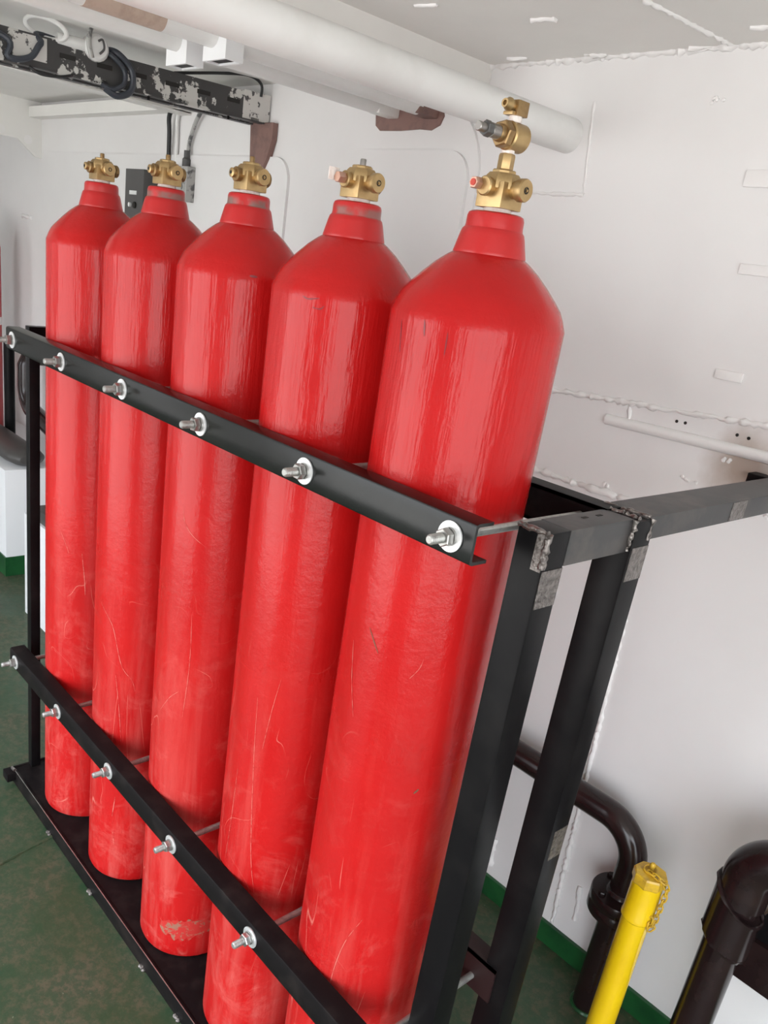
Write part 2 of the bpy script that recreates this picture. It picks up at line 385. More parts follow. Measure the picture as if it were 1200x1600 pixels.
# scorch ring bracket where the tie bar is welded
# ledge angle along the top of the bulkhead, deck beams and the far knee
bm = NB(); box(bm, -3.8, -1.95, W - 0.06, W, 2.105, 2.112); box(bm, -3.8, -1.95, W - 0.06, W - 0.053, 2.112, 2.15); struct('trim_1', bm, 'ceiling')
bm = NB(); box(bm, -0.955, -0.945, YF, W, 2.085, H); struct('trim_2', bm, 'ceiling')
bm = NB(); box(bm, -2.42, -2.41, YF, W, 2.10, H); box(bm, -2.45, -2.38, YF, W, 2.095, 2.10); struct('trim_3', bm, 'ceiling')
bm = NB()
poly = [Vector((-3.8, y, z)) for y, z in ((W, H), (W, 1.932), (0.94, 1.936), (0.855, 2.003), (-2.0, 2.003), (-2.0, H))]
prism(bm, poly, (-1, 0, 0), 0.012); beam = struct('trim_4', bm, 'ceiling')
for y, z in ((0.775, 2.03), (0.905, 2.006)):
    b_ = NB(); lathe(b_, [(0.02, 0), (0.02, 0.002)], 16, (-3.8, y, z), (1, 0, 0)); obj('drain_hole', b_, 'weld', beam)
bead(((-0.355, -0.4, H), (-0.355, 0.68, H), (-0.328, W, H)), 0.005, 'weld_seam', ceiling)
for x, y in ((-0.66, 0.945), (-0.415, 0.955), (-0.25, 0.87), (-0.62, 0.70), (-0.80, 0.55), (-0.86, 0.92)):
    bead(((x, y, H), (x + 0.05, y + 0.012, H)), 0.006, 'weld_seam', ceiling)
# floor plate seams
bead(((-1.24, -2.0, 0.0), (-1.24, -0.144, 0.0), (-1.285, 0.045, 0.0)), 0.004, 'weld_seam', floor, 'floor')
bead(((-3.0, -0.35, 0.0), (-1.6, -0.30, 0.0)), 0.004, 'weld_seam', floor, 'floor')
# white trunk with green skirting farther along the bulkhead
bm = NB(); box(bm, -5.5, -3.19, 0.558, W, 0.0, 0.54, 0.004); trunk = struct('wall_trunk', bm, 'whitebox')
b_ = NB(); box(b_, -5.5, -3.186, 0.552, W, 0.0, 0.10); obj('skirting', b_, 'greenstrip', trunk)

# ------------------------------------------------------------------ gas cylinders
YC = 0.157; ZB = 0.05
CX = [-0.156, -0.440, -0.744, -1.050, -1.357]
WEAR = [0.0, 0.8, 1.0, 0.9, 0.1]
labels = ['red gas cylinder nearest the camera with brass check valve stacked on its valve',
          'second nearest red gas cylinder, worn grey neck band and pale plug on its valve',
          'red gas cylinder in the middle of the row, scuffed bare patch near its foot',
          'red gas cylinder second from the far end, in front of the dark grey wall box',
          'red gas cylinder at the far end of the row beside the thin far post']
RB = 0.1217
def make_cylinder():
    ox, oy = CX[0], YC; t = thing('gas_cylinder', (ox, oy, ZB), labels[0], 'gas cylinder', 'red gas cylinders clamped in the rack')
    b_ = NB()
    prof = [(0, 0.018), (0.090, 0.012), (0.106, 0.0), (0.113, 0.0008), (0.1185, 0.0045), (RB, 0.013), (RB, 0.028)]
    prof += [(RB, 0.028 + 0.05 * k) for k in range(1, 31)]
    prof += [(RB, 1.575), (RB, 1.5835), (0.1197, 1.5890), (0.1160, 1.5985), (0.1105, 1.6095), (0.101, 1.621), (0.086, 1.637), (0.071, 1.6515), (0.057, 1.6625), (0.046, 1.6695), (0.03, 1.674), (0, 1.674)]
    lathe(b_, prof, 72, (ox, oy, ZB)); obj('body', b_, 'red', t, smooth=28)
    b_ = NB()
    lathe(b_, [(0.04, 1.712), (0.0492, 1.7145), (0.0498, 1.7185), (0.0490, 1.7215), (0.0438, 1.742), (0.0420, 1.7475), (0.0392, 1.7505), (0.0386, 1.754), (0.0384, 1.764), (0.0368, 1.7685), (0.033, 1.7705), (0.0, 1.7710)], 48, (ox, oy, 0))
    obj('neck_collar', b_, 'collar', t, smooth=28)
    return t
def make_valve(t, x, y, stack=False, plug=0):
    """one brass valve on the cylinder t, whose axis is at x, y"""
    z0 = 1.7715; s = 0.0218
    b_ = NB(); lathe(b_, [(0.0185, -0.002), (0.019, 0.002), (0.0175, 0.006)], 20, (x, y, z0)); obj('thread_tape', b_, 'tape', t)
    b_ = NB(); box(b_, x - s, x + s, y - s, y + s, z0 + 0.0045, z0 + 0.036, 0.0022)
    lathe(b_, [(s * 1.22, 0.028), (s * 1.22, 0.036), (s * 1.12, 0.043), (s * 0.95, 0.047), (0.0, 0.047)], 8, (x, y, z0), rot=PI / 8)
    v = obj('valve', b_, 'brass', t, smooth=30)
    def part(name, f, mat): q = NB(); f(q); return obj(name, q, mat, v, smooth=30)
    zc = z0 + 0.0285
    # outlet towards the near end (+x)
    part('outlet_cap', lambda q: (lathe(q, [(0.011, 0.0), (0.011, 0.006), (0.0118, 0.0065), (0.0118, 0.008), (0.0118, 0.0095), (0.0136, 0.010), (0.0142, 0.0115), (0.0142, 0.0195), (0.0130, 0.0215), (0, 0.0215)], 28, (x + s - 0.001, y, zc), (1, 0, 0))), 'brass')
    part('outlet_bore', lambda q: (lathe(q, [(0.0042, 0.0), (0.0042, 0.0012), (0.0030, 0.0014), (0.0030, 0.0)], 16, (x + s + 0.0202, y, zc), (1, 0, 0))), 'hole')
    part('bore_pin', lambda q: lathe(q, [(0.0017, 0), (0.0017, 0.0022), (0, 0.0022)], 10, (x + s + 0.0202, y, zc), (1, 0, 0)), 'brass')
    # rear boss
    part('rear_boss', lambda q: lathe(q, [(0.012, 0), (0.012, 0.008), (0.0135, 0.009), (0.0135, 0.015), (0.012, 0.017)], 24, (x, y + s - 0.001, zc), (0, 1, 0)), 'brass_dark')
    # side boss towards the far end
    part('side_boss', lambda q: lathe(q, [(0.0125, 0), (0.0125, 0.004), (0.0138, 0.005), (0.0138, 0.010), (0.0115, 0.012)], 24, (x - s + 0.001, y, zc), (-1, 0, 0)), 'brass_dark')
    # bursting-disc boss facing the front
    part('safety_boss', lambda q: lathe(q, [(0.0115, 0), (0.0115, 0.006), (0.0122, 0.007), (0.0122, 0.011), (0.0105, 0.0125), (0, 0.0125)], 24, (x - 0.002, y - s + 0.001, zc), (0, -1, 0)), 'brass_dark' if plug == 0 else 'brass')
    if plug == 1:
        part('burst_disc_plug', lambda q: hexprof(q, 0.0145, 0, 0.014, (x - 0.002, y - s - 0.011, zc + 0.001), (0, -1, 0)), 'pinkplug')
        part('plug_tag', lambda q: box(q, x - 0.013, x - 0.011, y - s - 0.034, y - s - 0.014, zc - 0.004, zc + 0.014, 0.0005), 'tape')
    elif plug == 2:
        part('burst_disc_plug', lambda q: hexprof(q, 0.0135, 0, 0.012, (x - 0.011, y - s - 0.0105, zc + 0.002), (0, -1, 0)), 'pinkplug')
        part('seal_dot', lambda q: lathe(q, [(0.0042, 0), (0.0042, 0.0015), (0, 0.0016)], 12, (x - 0.011, y - s - 0.0222, zc + 0.002), (0, -1, 0)), 'redplug')
    else:
        part('burst_disc_plug', lambda q: lathe(q, [(0.008, 0), (0.008, 0.006), (0.006, 0.007), (0, 0.007)], 16, (x - 0.004, y - s - 0.0115, zc + 0.001), (0, -1, 0)), 'brass')
        part('plug_bore', lambda q: lathe(q, [(0.003, 0), (0.003, 0.0008), (0, 0.0008)], 10, (x - 0.004, y - s - 0.0185, zc + 0.001), (0, -1, 0)), 'hole')
    zt = z0 + 0.047
    part('top_boss', lambda q: lathe(q, [(0.0165, 0), (0.0165, 0.004), (0.015, 0.0055), (0, 0.0055)], 8, (x, y, zt - 0.001), rot=0.3), 'brass')
    if not stack:
        part('top_stub', lambda q: lathe(q, [(0.0048, 0), (0.0048, 0.009), (0.004, 0.0105), (0, 0.0105)], 14, (x, y, zt + 0.004)), 'brass_dark' if plug == 0 else 'spindle')
        return v
    part('hex_nipple', lambda q: hexprof(q, 0.0185, 0.0, 0.0205, (x, y, zt + 0.0035), (0, 0, 1), 0.2), 'brass')
    part('thread_tape', lambda q: lathe(q, [(0.0085, 0.0), (0.0085, 0.006)], 16, (x, y, zt + 0.0238)), 'tape')
    zv = 1.8625
    cv = obj_lathe('check_valve', [(0.0, -0.0155), (0.0150, -0.0155), (0.0172, -0.0135), (0.0172, 0.0135), (0.0155, 0.0155), (0.0, 0.0155)], 32, (x + 0.002, y + 0.004, zv), (0, -1, 0), 'brass', t)
    def cpart(name, f, mat): q = NB(); f(q); return obj(name, q, mat, cv, smooth=30)
    cpart('bonnet_nut', lambda q: hexprof(q, 0.0285, 0.0, 0.0125, (x + 0.002, y - 0.0115, zv), (0, -1, 0), 0.2), 'brass_dark')
    cpart('bonnet_neck', lambda q: lathe(q, [(0.011, 0), (0.0105, 0.004), (0.009, 0.006)], 20, (x + 0.002, y - 0.024, zv), (0, -1, 0)), 'brass_dark')
    cpart('spindle_sleeve', lambda q: lathe(q, [(0.0085, 0), (0.0085, 0.016), (0.007, 0.017)], 20, (x + 0.002, y - 0.028, zv), (0, -1, 0)), 'spindle')
    cpart('spindle_nut', lambda q: hexprof(q, 0.0165, 0, 0.011, (x + 0.002, y - 0.0445, zv), (0, -1, 0), 0.5), 'greybox')
    cpart('spindle', lambda q: lathe(q, [(0.0058, 0), (0.0058, 0.012), (0.005, 0.013), (0, 0.013)], 16, (x + 0.002, y - 0.055, zv), (0, -1, 0)), 'spindle')
    part('thread_tape', lambda q: lathe(q, [(0.0085, 0.0), (0.0085, 0.008)], 16, (x + 0.002, y, 1.8785)), 'tape')
    el = NB(); box(el, x - 0.008, x + 0.012, y - 0.010, y + 0.012, 1.8855, 1.9035, 0.0025); el = obj('elbow', el, 'brass_dark', t)
    q = NB(); lathe(q, [(0.0062, 0), (0.0062, 0.006), (0.0078, 0.007), (0.0078, 0.010), (0.0058, 0.013), (0.0052, 0.017), (0.003, 0.017), (0.003, 0.012), (0, 0.012)], 18, (x + 0.002, y - 0.009, 1.8965), (0, -1, 0)); obj('flare_nipple', q, 'brass', el)
    q = NB(); box(q, x - 0.0065, x + 0.009, y - 0.016, y - 0.008, 1.8855, 1.8895, 0.001); obj('elbow_lip', q, 'brass', el)
    return v
def obj_lathe(name, prof, seg, o, d, mat, parent):
    q = NB(); lathe(q, prof, seg, o, d); return obj(name, q, mat, parent, smooth=30)
proto = make_cylinder()
cyls = [proto]
for i in range(1, 5):
    c = proto.copy(); C.objects.link(c); c.location = (CX[i], YC, ZB); c['label'] = labels[i]; ORG[c.name] = Vector(c.location)
    for ch in proto.children:
        k = ch.copy(); C.objects.link(k); k.parent = c; k.rotation_euler.z = 0
        ORG[k.name] = Vector(c.location)
    cyls.append(c)
for i, c in enumerate(cyls):
    for ch in c.children:
        if ch.name.startswith('neck_collar'): ch['wear'] = WEAR[i]
    make_valve(c, CX[i], YC, stack=(i == 0), plug=(2 if i == 0 else 1 if i == 1 else 0))

# bare scuffed patch near the foot of the middle cylinder
def scuff(t, x, y, zc, hh, a0, a1, name):
    b_ = NB(); R_ = RB + 0.0006; n = 26; top = []; bot = []
    for i in range(n + 1):
        a = a0 + (a1 - a0) * i / n; e_ = max(0.0, math.sin(PI * i / n)) ** 0.35
        ht = hh * e_ * (0.85 + 0.35 * noise.noise((i * 0.9, 3.1, zc))); hb = hh * e_ * (0.85 + 0.5 * noise.noise((i * 0.7, 9.4, zc)))
        tilt = 0.01 * (i / n - 0.5)
        top.append(b_.verts.new((x + R_ * math.cos(a), y + R_ * math.sin(a), zc + ht + tilt)))
        bot.append(b_.verts.new((x + R_ * math.cos(a), y + R_ * math.sin(a), zc - hb + tilt)))
    for i in range(n): b_.faces.new((bot[i], bot[i + 1], top[i + 1], top[i]))
    obj(name, b_, 'scuff', t)
def scuff_mat():
    mt, n, l, b = nodes_of('scuffed_bare_paint')
    vec, t = objcoord(n, l)
    f = ramp(n, l, tex(n, l, vec, 34, 6, 0.7, 0.9), 0.46, 0.52)
    l.new(mixc(n, l, f, (0.30, 0.13, 0.085), (0.48, 0.025, 0.02)), b.inputs['Base Color']); b.inputs['Roughness'].default_value = 0.6
    return mt
M['scuff'] = scuff_mat()
scuff(cyls[2], CX[2], YC, 0.142, 0.034, -1.18, -0.10, 'bare_patch')
M['pale'] = simple('pale_scratch', (0.60, 0.15, 0.12), 0.6, col2=(0.50, 0.03, 0.025), nscale=70, lo=0.48, hi=0.6)
M['brown'] = simple('rust_chip', (0.16, 0.065, 0.035), 0.7)
M['dark'] = simple('dark_paint_drip', (0.20, 0.015, 0.02), 0.4)
SCR = [
    (0, 'brown', 0.0022, [(-1.511, 1.1835), (-1.42, 1.167), (-1.325, 1.1493)]),
    (0, 'pale', 0.0013, [(-0.913, 0.6588), (-1.092, 0.6026), (-1.187, 0.5373), (-1.216, 0.4818)]),
    (0, 'pale', 0.0012, [(-1.773, 1.147), (-1.687, 1.0854), (-1.549, 1.0254)]),
    (0, 'pale', 0.0011, [(-0.876, 1.1249), (-0.783, 1.1434), (-0.752, 1.16)]),
    (0, 'brown', 0.003, [(-0.552, 0.9235), (-0.495, 0.932)]),
    (0, 'dark', 0.0026, [(-1.436, 1.628), (-1.41, 1.6084)]),
    (0, 'dark', 0.002, [(-1.798, 1.6219), (-1.739, 1.5814)]),
    (0, 'dark', 0.0018, [(-1.142, 1.6177), (-1.141, 1.5898)]),
    (1, 'dark', 0.0022, [(-1.276, 1.6261), (-1.187, 1.623), (-1.033, 1.6267)]),
    (1, 'dark', 0.002, [(-1.121, 1.6121), (-1.016, 1.6113), (-0.963, 1.6169)]),
    (1, 'pale', 0.0012, [(-1.288, 0.9248), (-1.242, 0.8028), (-1.106, 0.5861), (-0.967, 0.4889)]),
    (1, 'pale', 0.001, [(-0.938, 0.9793), (-1.027, 0.9099), (-1.11, 0.8237)]),
    (1, 'pale', 0.0012, [(-1.55, 0.7536), (-1.597, 0.6132), (-1.653, 0.5282)]),
    (2, 'dark', 0.004, [(-0.491, 1.6357), (-0.379, 1.6354)]),
    (2, 'pale', 0.0013, [(-1.276, 1.1902), (-1.203, 1.1622), (-1.042, 1.1405), (-0.811, 1.1235)]),
    (2, 'pale', 0.0012, [(-1.547, 0.7164), (-1.303, 0.763), (-1.104, 0.7882)]),
    (2, 'pale', 0.0012, [(-0.965, 0.9733), (-0.944, 0.8556), (-1.006, 0.7289)]),
    (3, 'pale', 0.0016, [(-1.513, 0.8519), (-1.255, 0.822), (-1.116, 0.7939), (-0.917, 0.7061), (-0.697, 0.6707), (-0.625, 0.6413)]),
    (3, 'pale', 0.0014, [(-1.035, 0.6758), (-0.934, 0.5804), (-0.865, 0.4896)]),
    (3, 'pale', 0.002, [(-0.945, 0.3217), (-1.002, 0.2586)]),
    (3, 'pale', 0.002, [(-0.973, 0.2082), (-0.931, 0.168)]),
    (4, 'pale', 0.002, [(-0.655, 0.8886), (-0.592, 0.8176), (-0.572, 0.772)]),
    (4, 'pale', 0.0013, [(-1.316, 0.5887), (-1.116, 0.5779)]),
    (4, 'pale', 0.0012, [(-1.146, 0.9383), (-1.011, 0.9074), (-0.933, 0.883)]),
]
for i, kind, w_, pts in SCR:
    P3 = spline([(a, z, 0) for a, z in pts], 6); q = NB(); Lr = []; n = len(P3); R_ = RB + 0.0005
    for k, p in enumerate(P3):
        d = P3[min(k + 1, n - 1)] - P3[max(k - 1, 0)]; d = Vector((d.x * RB, d.y)).normalized()
        ww = w_ * 0.5 * (0.25 + 0.75 * math.sin(PI * (k + 0.4) / n)) * random.uniform(0.75, 1.15)
        pr = []
        for sg in (-1, 1):
            a = p.x - sg * d.y * ww / RB; z = p.y + sg * d.x * ww
            pr.append(q.verts.new((CX[i] + R_ * math.cos(a), YC + R_ * math.sin(a), z)))
        Lr.append(pr)
    for A_, B_ in zip(Lr, Lr[1:]): q.faces.new((A_[0], A_[1], B_[1], B_[0]))
    obj({'pale': 'scratch', 'brown': 'rust_chip', 'dark': 'paint_drip'}[kind], q, kind, cyls[i])


# ------------------------------------------------------------------ the rack
rack = thing('cylinder_rack', (-0.75, 0.17, 0.0), 'black welded steel rack clamping the five red cylinders', 'rack')
ZU, ZL = 1.384, 0.483; YL = -0.008
def channel(x0, x1, yf, z0, z1, depth, th=0.0045):
    """channel with its web at the front (y = yf) and both flanges pointing back"""
    b_ = NB(); P = []
    r_ = 0.005
    for y, z in ((yf + depth, z1), (yf + r_, z1), (yf + 0.0015, z1 - 0.0015), (yf, z1 - r_), (yf, z0 + r_), (yf + 0.0015, z0 + 0.0015), (yf + r_, z0), (yf + depth, z0), (yf + depth, z0 + th), (yf + th + 0.002, z0 + th), (yf + th, z0 + th + 0.002), (yf + th, z1 - th - 0.002), (yf + th + 0.002, z1 - th), (yf + depth, z1 - th)):
        P.append(Vector((x0, y, z)))
    prism(b_, P, (1, 0, 0), x1 - x0); return b_
obj('clamp_rail', channel(-1.545, 0.037, 0.0, ZU - 0.0275, ZU + 0.0275, 0.033), 'railgloss', rack, smooth=25)
obj('clamp_rail', channel(-1.53, 0.055, YL, ZL - 0.0275, ZL + 0.0275, 0.041), 'blackdirty', rack, smooth=25)
b_ = NB(); box(b_, -1.545, 0.04, 0.285, 0.2895, ZU - 0.035, ZU + 0.0215); box(b_, -1.545, 0.04, 0.285, 0.325, ZU + 0.0165, ZU + 0.0215); box(b_, -1.545, 0.04, 0.285, 0.325, ZU - 0.035, ZU - 0.030)
obj('back_rail', b_, 'blackdirty', rack)
b_ = NB(); box(b_, -1.57, 0.06, 0.285, 0.2895, 0.455, 0.530); box(b_, -1.57, 0.06, 0.285, 0.325, 0.525, 0.530); obj('back_rail', b_, 'darkmaroon', rack)
def post(x0, x1, y0, y1, z0, z1, mat='black', name='post'):
    b_ = NB(); box(b_, x0, x1, y0, y1, z0, z1, 0.004, 2); return obj(name, b_, mat, rack)
post(0.034, 0.082, 0.089, 0.138, 0.05, 1.404)
post(0.034, 0.090, 0.290, 0.340, 0.0, 1.402)
post(-1.590, -1.562, 0.064, 0.093, 0.05, 1.411)
post(-1.590, -1.545, 0.290, 0.340, 0.0, 1.411)
b_ = NB(); box(b_, 0.033, 0.083, 0.1365, 0.292, 1.354, 1.4045, 0.004); tb = obj('top_tube', b_, 'steel', rack)
for x, y in ((0.052, 0.212), (0.053, 0.246)):
    q = NB(); box(q, x - 0.0025, x + 0.0025, y - 0.006, y + 0.006, 1.4040, 1.4050, 0.0); obj('slot_hole', q, 'hole', tb)
b_ = NB(); box(b_, -1.590, -1.562, 0.091, 0.292, 1.366, 1.411, 0.004); obj('top_tube', b_, 'black', rack)
b_ = NB(); box(b_, 0.012, 0.086, 0.322, 0.968, 1.368, 1.404, 0.003); tie = obj('tie_bar', b_, 'steel', rack)
q = NB(); box(q, 0.0855, 0.0868, 0.60, 0.655, 1.370, 1.402, 0.0); obj('ground_patch', q, 'weldbare', tie)
b_ = NB(); box(b_, -0.035, 0.16, 0.93, 0.968, 1.374, 1.400, 0.003); obj('wall_clip', b_, 'blackdirty', rack)
# welds of the near frame
for pts, r_ in ((((0.0815, 0.089, 1.356), (0.0825, 0.089, 1.403)), 0.0045), (((0.036, 0.0885, 1.404), (0.081, 0.0885, 1.404)), 0.0035),
                (((0.0835, 0.291, 1.356), (0.0855, 0.291, 1.403)), 0.004), (((0.036, 0.300, 1.404), (0.085, 0.302, 1.404)), 0.0035),
                (((0.014, 0.322, 1.403), (0.085, 0.332, 1.404)), 0.004), (((0.0895, 0.330, 1.37), (0.0885, 0.334, 1.402)), 0.004)):
    bead(pts, r_, 'weld_bead', rack, 'weldbare', 0.004, 0.4)
for x0, x1, y0, y1, z0, z1 in ((0.0815, 0.0832, 0.092, 0.136, 1.30, 1.353), (0.0895, 0.0908, 0.294, 0.338, 1.31, 1.362), (0.0893, 0.0908, 0.30, 0.336, 0.80, 0.86)):
    q = NB(); box(q, x0, x1, y0, y1, z0, z1); obj('ground_patch', q, 'weldbare', rack)
# front face scorched strip at the top of the near post
q = NB(); box(q, 0.066, 0.0815, 0.0878, 0.0895, 1.352, 1.402); obj('scorched_patch', q, 'weldbare', rack)
# base tray
b_ = NB(); box(b_, -1.585, 0.095, 0.020, 0.345, 0.040, 0.050); obj('base_plate', b_, 'blackdirty', rack)
b_ = NB(); box(b_, -1.59, 0.10, 0.014, 0.0202, 0.0, 0.053, 0.0015); obj('base_lip', b_, 'blackdirty', rack)
b_ = NB(); box(b_, -1.589, 0.099, 0.0136, 0.0150, 0.0515, 0.0535); obj('edge_highlight', b_, 'zinc', rack)  # pale strip painting the highlight on the lip's top edge
b_ = NB(); box(b_, -1.59, 0.10, 0.344, 0.350, 0.0, 0.053, 0.0015); obj('base_lip', b_, 'blackdirty', rack)
b_ = NB(); box(b_, -1.592, -1.585, 0.014, 0.350, 0.0, 0.053, 0.0015); obj('base_lip', b_, 'blackdirty', rack)
b_ = NB(); box(b_, -1.60, -1.56, -0.012, 0.016, 0.02, 0.048, 0.003); obj('base_lug', b_, 'blackdirty', rack)
q = NB(); tube(q, [(-1.588, 0.012, 0.052), (-1.565, 0.014, 0.055)], 0.005, 8, jitter=0.3); obj('weld_bead', q, 'weldbare', rack)
for x in (-1.30, -1.02, -0.72, -0.55):
    q = NB()
    for k in range(3): lathe(q, [(0.006, 0), (0.005, 0.003), (0, 0.005)], 7, (x + k * 0.007, 0.0115, 0.003 + 0.002 * (k % 2)), (0, -0.5, 1))
    obj('weld_spatter', q, 'weldbare', rack)
# clamping bolts: one rod between every two cylinders
def bolt(x, yw, z, yend, proto_nut):
    q = NB(); n = 26
    tube(q, [(x, yw - 0.040, z), (x, yw - 0.0385, z), (x, yend, z)], [0.0048, 0.0064, 0.0064], 14)
    for k in range(9):
        yy = yw - 0.0375 + k * 0.0022
        lathe(q, [(0.0063, 0), (0.0070, 0.0008), (0.0063, 0.0016)], 14, (x, yy, z), (0, 1, 0))
    rd = obj('clamp_bolt', q, 'rod', rack, smooth=25)
    q = NB(); lathe(q, [(0.0066, 0.0), (0.0195, 0.0), (0.0202, 0.0008), (0.0202, 0.0028), (0.0066, 0.0028)], 32, (x, yw, z), (0, -1, 0)); obj('washer', q, 'washer', rd)
    q = NB(); lathe(q, [(0.0125, 0.0), (0.0125, 0.003)], 20, (x, yw - 0.0028, z), (0, -1, 0)); obj('spring_washer', q, 'darkzinc', rd)
    q = NB(); ro = random.uniform(0, 1); hexprof(q, 0.0215, 0, 0.0115, (x, yw - 0.0058, z), (0, -1, 0), ro); obj('nut', q, 'darkzinc' if z > 1 else 'zinc', rd, smooth=20)
    return rd
for i in range(6):
    bolt(-0.3 * i, 0.0, ZU, 0.292, None)
for i in range(6):
    bolt(-0.3 * i + 0.0136, YL, ZL, 0.305, None)

# ------------------------------------------------------------------ overhead pipes
b_ = NB(); tube(b_, [(-0.675, -2.05, 2.02), (-0.675, W, 2.02)], 0.037, 40)
big = obj('overhead_pipe', b_, 'whitepipe', None, (-0.675, W, 2.02)); setp(big, 'thick white overhead pipe running into the bulkhead above the nearest cylinder', 'pipe')
p2 = thing('overhead_pipe', (-1.27, 0.9, 2.085), 'thin white overhead pipe ending at the brown patch, farther from the thick pipe', 'pipe')
b_ = NB(); tube(b_, [(-1.27, -2.05, 2.085), (-1.27, 0.90, 2.085)], 0.024, 28); obj('pipe_run', b_, 'whitepipe', p2)
b_ = NB(); box(b_, -1.293, -1.247, 0.885, 0.97, 2.063, 2.108, 0.004); obj('pipe_clamp', b_, 'ceiling', p2)
p3 = thing('overhead_pipe', (-1.12, 0.9, 2.085), 'thin white overhead pipe with tan primer section, right beside the thick pipe', 'pipe')
b_ = NB(); tube(b_, [(-1.12, -2.05, 2.085), (-1.12, 0.90, 2.085)], 0.027, 28); obj('pipe_run', b_, 'whitepipe', p3)
b_ = NB(); tube(b_, [(-1.12, 0.0, 2.085), (-1.12, 0.165, 2.085)], 0.0275, 28); obj('primer_section', b_, 'primer_pipe', p3)
b_ = NB(); box(b_, -1.148, -1.095, 0.885, 0.97, 2.060, 2.110, 0.004); obj('pipe_clamp', b_, 'primer', p3)
for x0, x1, lab in ((-1.315, -1.225, 'white hollow square stub hanging below the farther thin pipe'), (-1.155, -1.065, 'white hollow square stub hanging below the thin pipe beside the thick one')):
    t = thing('square_stub', ((x0 + x1) / 2, 0.32, 2.036), lab, 'pipe support', 'white hollow stubs under the thin pipes')
    b_ = NB(); th = 0.006; y0, y1 = 0.284, 0.328
    box(b_, x0, x1, y0, y0 + th, 2.036, H); box(b_, x0, x1, y1 - th, y1, 2.036, H); box(b_, x0, x0 + th, y0 + th, y1 - th, 2.036, H); box(b_, x1 - th, x1, y0 + th, y1 - th, 2.036, H)
    obj('tube', b_, 'whitebox', t)
    b_ = NB(); box(b_, x0 + th, x1 - th, y0 + th, y1 - th, 2.040, 2.044); obj('opening_shade', b_, 'hole', t)  # dark sheet standing in for the shade inside the open stub

# ------------------------------------------------------------------ cable tray
tr = thing('cable_tray', (-1.9, W, 2.05), 'black slotted cable tray with worn white overpaint under the deckhead', 'cable tray')
A = Vector((-1.99, -1.2, 2.035)); B = Vector((-1.875, W - 0.005, 2.055)); dirv = (B - A).normalized(); side = Vector((0, 0, 1)); nrm = dirv.cross(side).normalized()
def tray_pt(s, h, o=0.0): return A + dirv * s + side * h + nrm * o
Lt = (B - A).length
def tray_plate(s0, s1, h0, h1, o0, o1):
    q = NB(); vv = []
    for h in (h0, h1):
        for o in (o0, o1):
            for s in (s0, s1): vv.append(q.verts.new(tray_pt(s, h, o)))
    for f in ((0, 2, 3, 1), (4, 5, 7, 6), (0, 1, 5, 4), (2, 6, 7, 3), (0, 4, 6, 2), (1, 3, 7, 5)): q.faces.new([vv[i] for i in f])
    return q
for o in (0.0, -0.07):
    obj('side_rail', tray_plate(0, Lt - 0.10, 0.004, 0.080, o - 0.003, o), 'tray', tr)
    obj('rail_flange', tray_plate(0, Lt - 0.02, 0.0, 0.004, o - 0.022, o + 0.006), 'tray', tr)
    obj('painted_end', tray_plate(Lt - 0.10, Lt, 0.004, 0.085, o - 0.003, o), 'traywhite', tr)
k = 0.12
while k < Lt - 0.1:
    obj('slot', tray_plate(k, k + 0.045, 0.040, 0.052, 0.0, 0.0008), 'hole', tr)
    k += 0.105
for k in range(9):
    obj('rung', tray_plate(0.1 + k * 0.25, 0.13 + k * 0.25, 0.004, 0.012, -0.07, 0.0), 'tray', tr)
q = NB(); prism(q, [Vector((-1.955, 0.968, 2.06)), Vector((-1.825, 0.968, 2.06)), Vector((-1.825, 0.968, 2.01)), Vector((-1.845, 0.968, 1.955)), Vector((-1.865, 0.968, 1.925)), Vector((-1.94, 0.968, 1.925))], (0, -1, 0), 0.02); obj('primer_bracket', q, 'primer', tr)
for s in (1.30, 1.75, 2.02):
    q = NB(); lathe(q, [(0.004, -0.01), (0.004, 0.004)], 8, tray_pt(s, 0.0, -0.004), (0, 0, 1)); obj('rail_bolt', q, 'black', tr)
q = tray_plate(1.36, 1.45, 0.018, 0.075, 0.0005, 0.0025); obj('bracket_plate', q, 'traywhite', tr)
def cable(name, pts, r_, mat, label, cat='cable', group=None):
    q = NB(); tube(q, spline(pts), r_, 10)
    o = obj(name, q, mat, None, pts[0]); setp(o, label, cat, group); return o
T = tray_pt
cable('cable', [T(0.9, 0.07, -0.05), T(1.31, 0.06, 0.012), T(1.345, 0.01, 0.016), T(1.40, 0.02, 0.018), T(1.43, 0.06, 0.014), T(1.47, 0.085, -0.03), T(1.9, 0.04, -0.06)], 0.008, 'bluecable', 'blue black cable dipping over the tray side beside the overpainted plate')
cable('cable', [T(1.40, 0.0, 0.008), T(1.43, -0.012, 0.012), T(1.48, -0.008, 0.010), T(1.52, 0.004, 0.006)], 0.004, 'blackcable', 'thin black cable sagging under the tray edge at the left')
cable('cable_loop', [T(1.62, 0.09, -0.02), T(1.645, 0.085, 0.012), T(1.685, 0.05, 0.020), T(1.685, 0.0, 0.020), T(1.645, -0.022, 0.018), T(1.61, -0.008, 0.010)], 0.009, 'bluecable', 'outer blue black cable loop hanging down over the middle of the tray')
cable('cable_loop', [T(1.60, 0.085, -0.02), T(1.63, 0.075, 0.012), T(1.664, 0.045, 0.018), T(1.662, 0.01, 0.018), T(1.63, -0.008, 0.016), T(1.60, 0.0, 0.008)], 0.007, 'bluecable', 'inner blue black cable loop nested inside the larger loop on the tray')
cable('cable', [T(1.85, 0.085, -0.05), T(2.0, 0.115, -0.02), T(2.08, 0.125, 0.0), T(2.125, 0.11, 0.004), T(2.13, 0.075, 0.002)], 0.0045, 'blackcable', 'thin black cable arching above the white painted end of the tray')
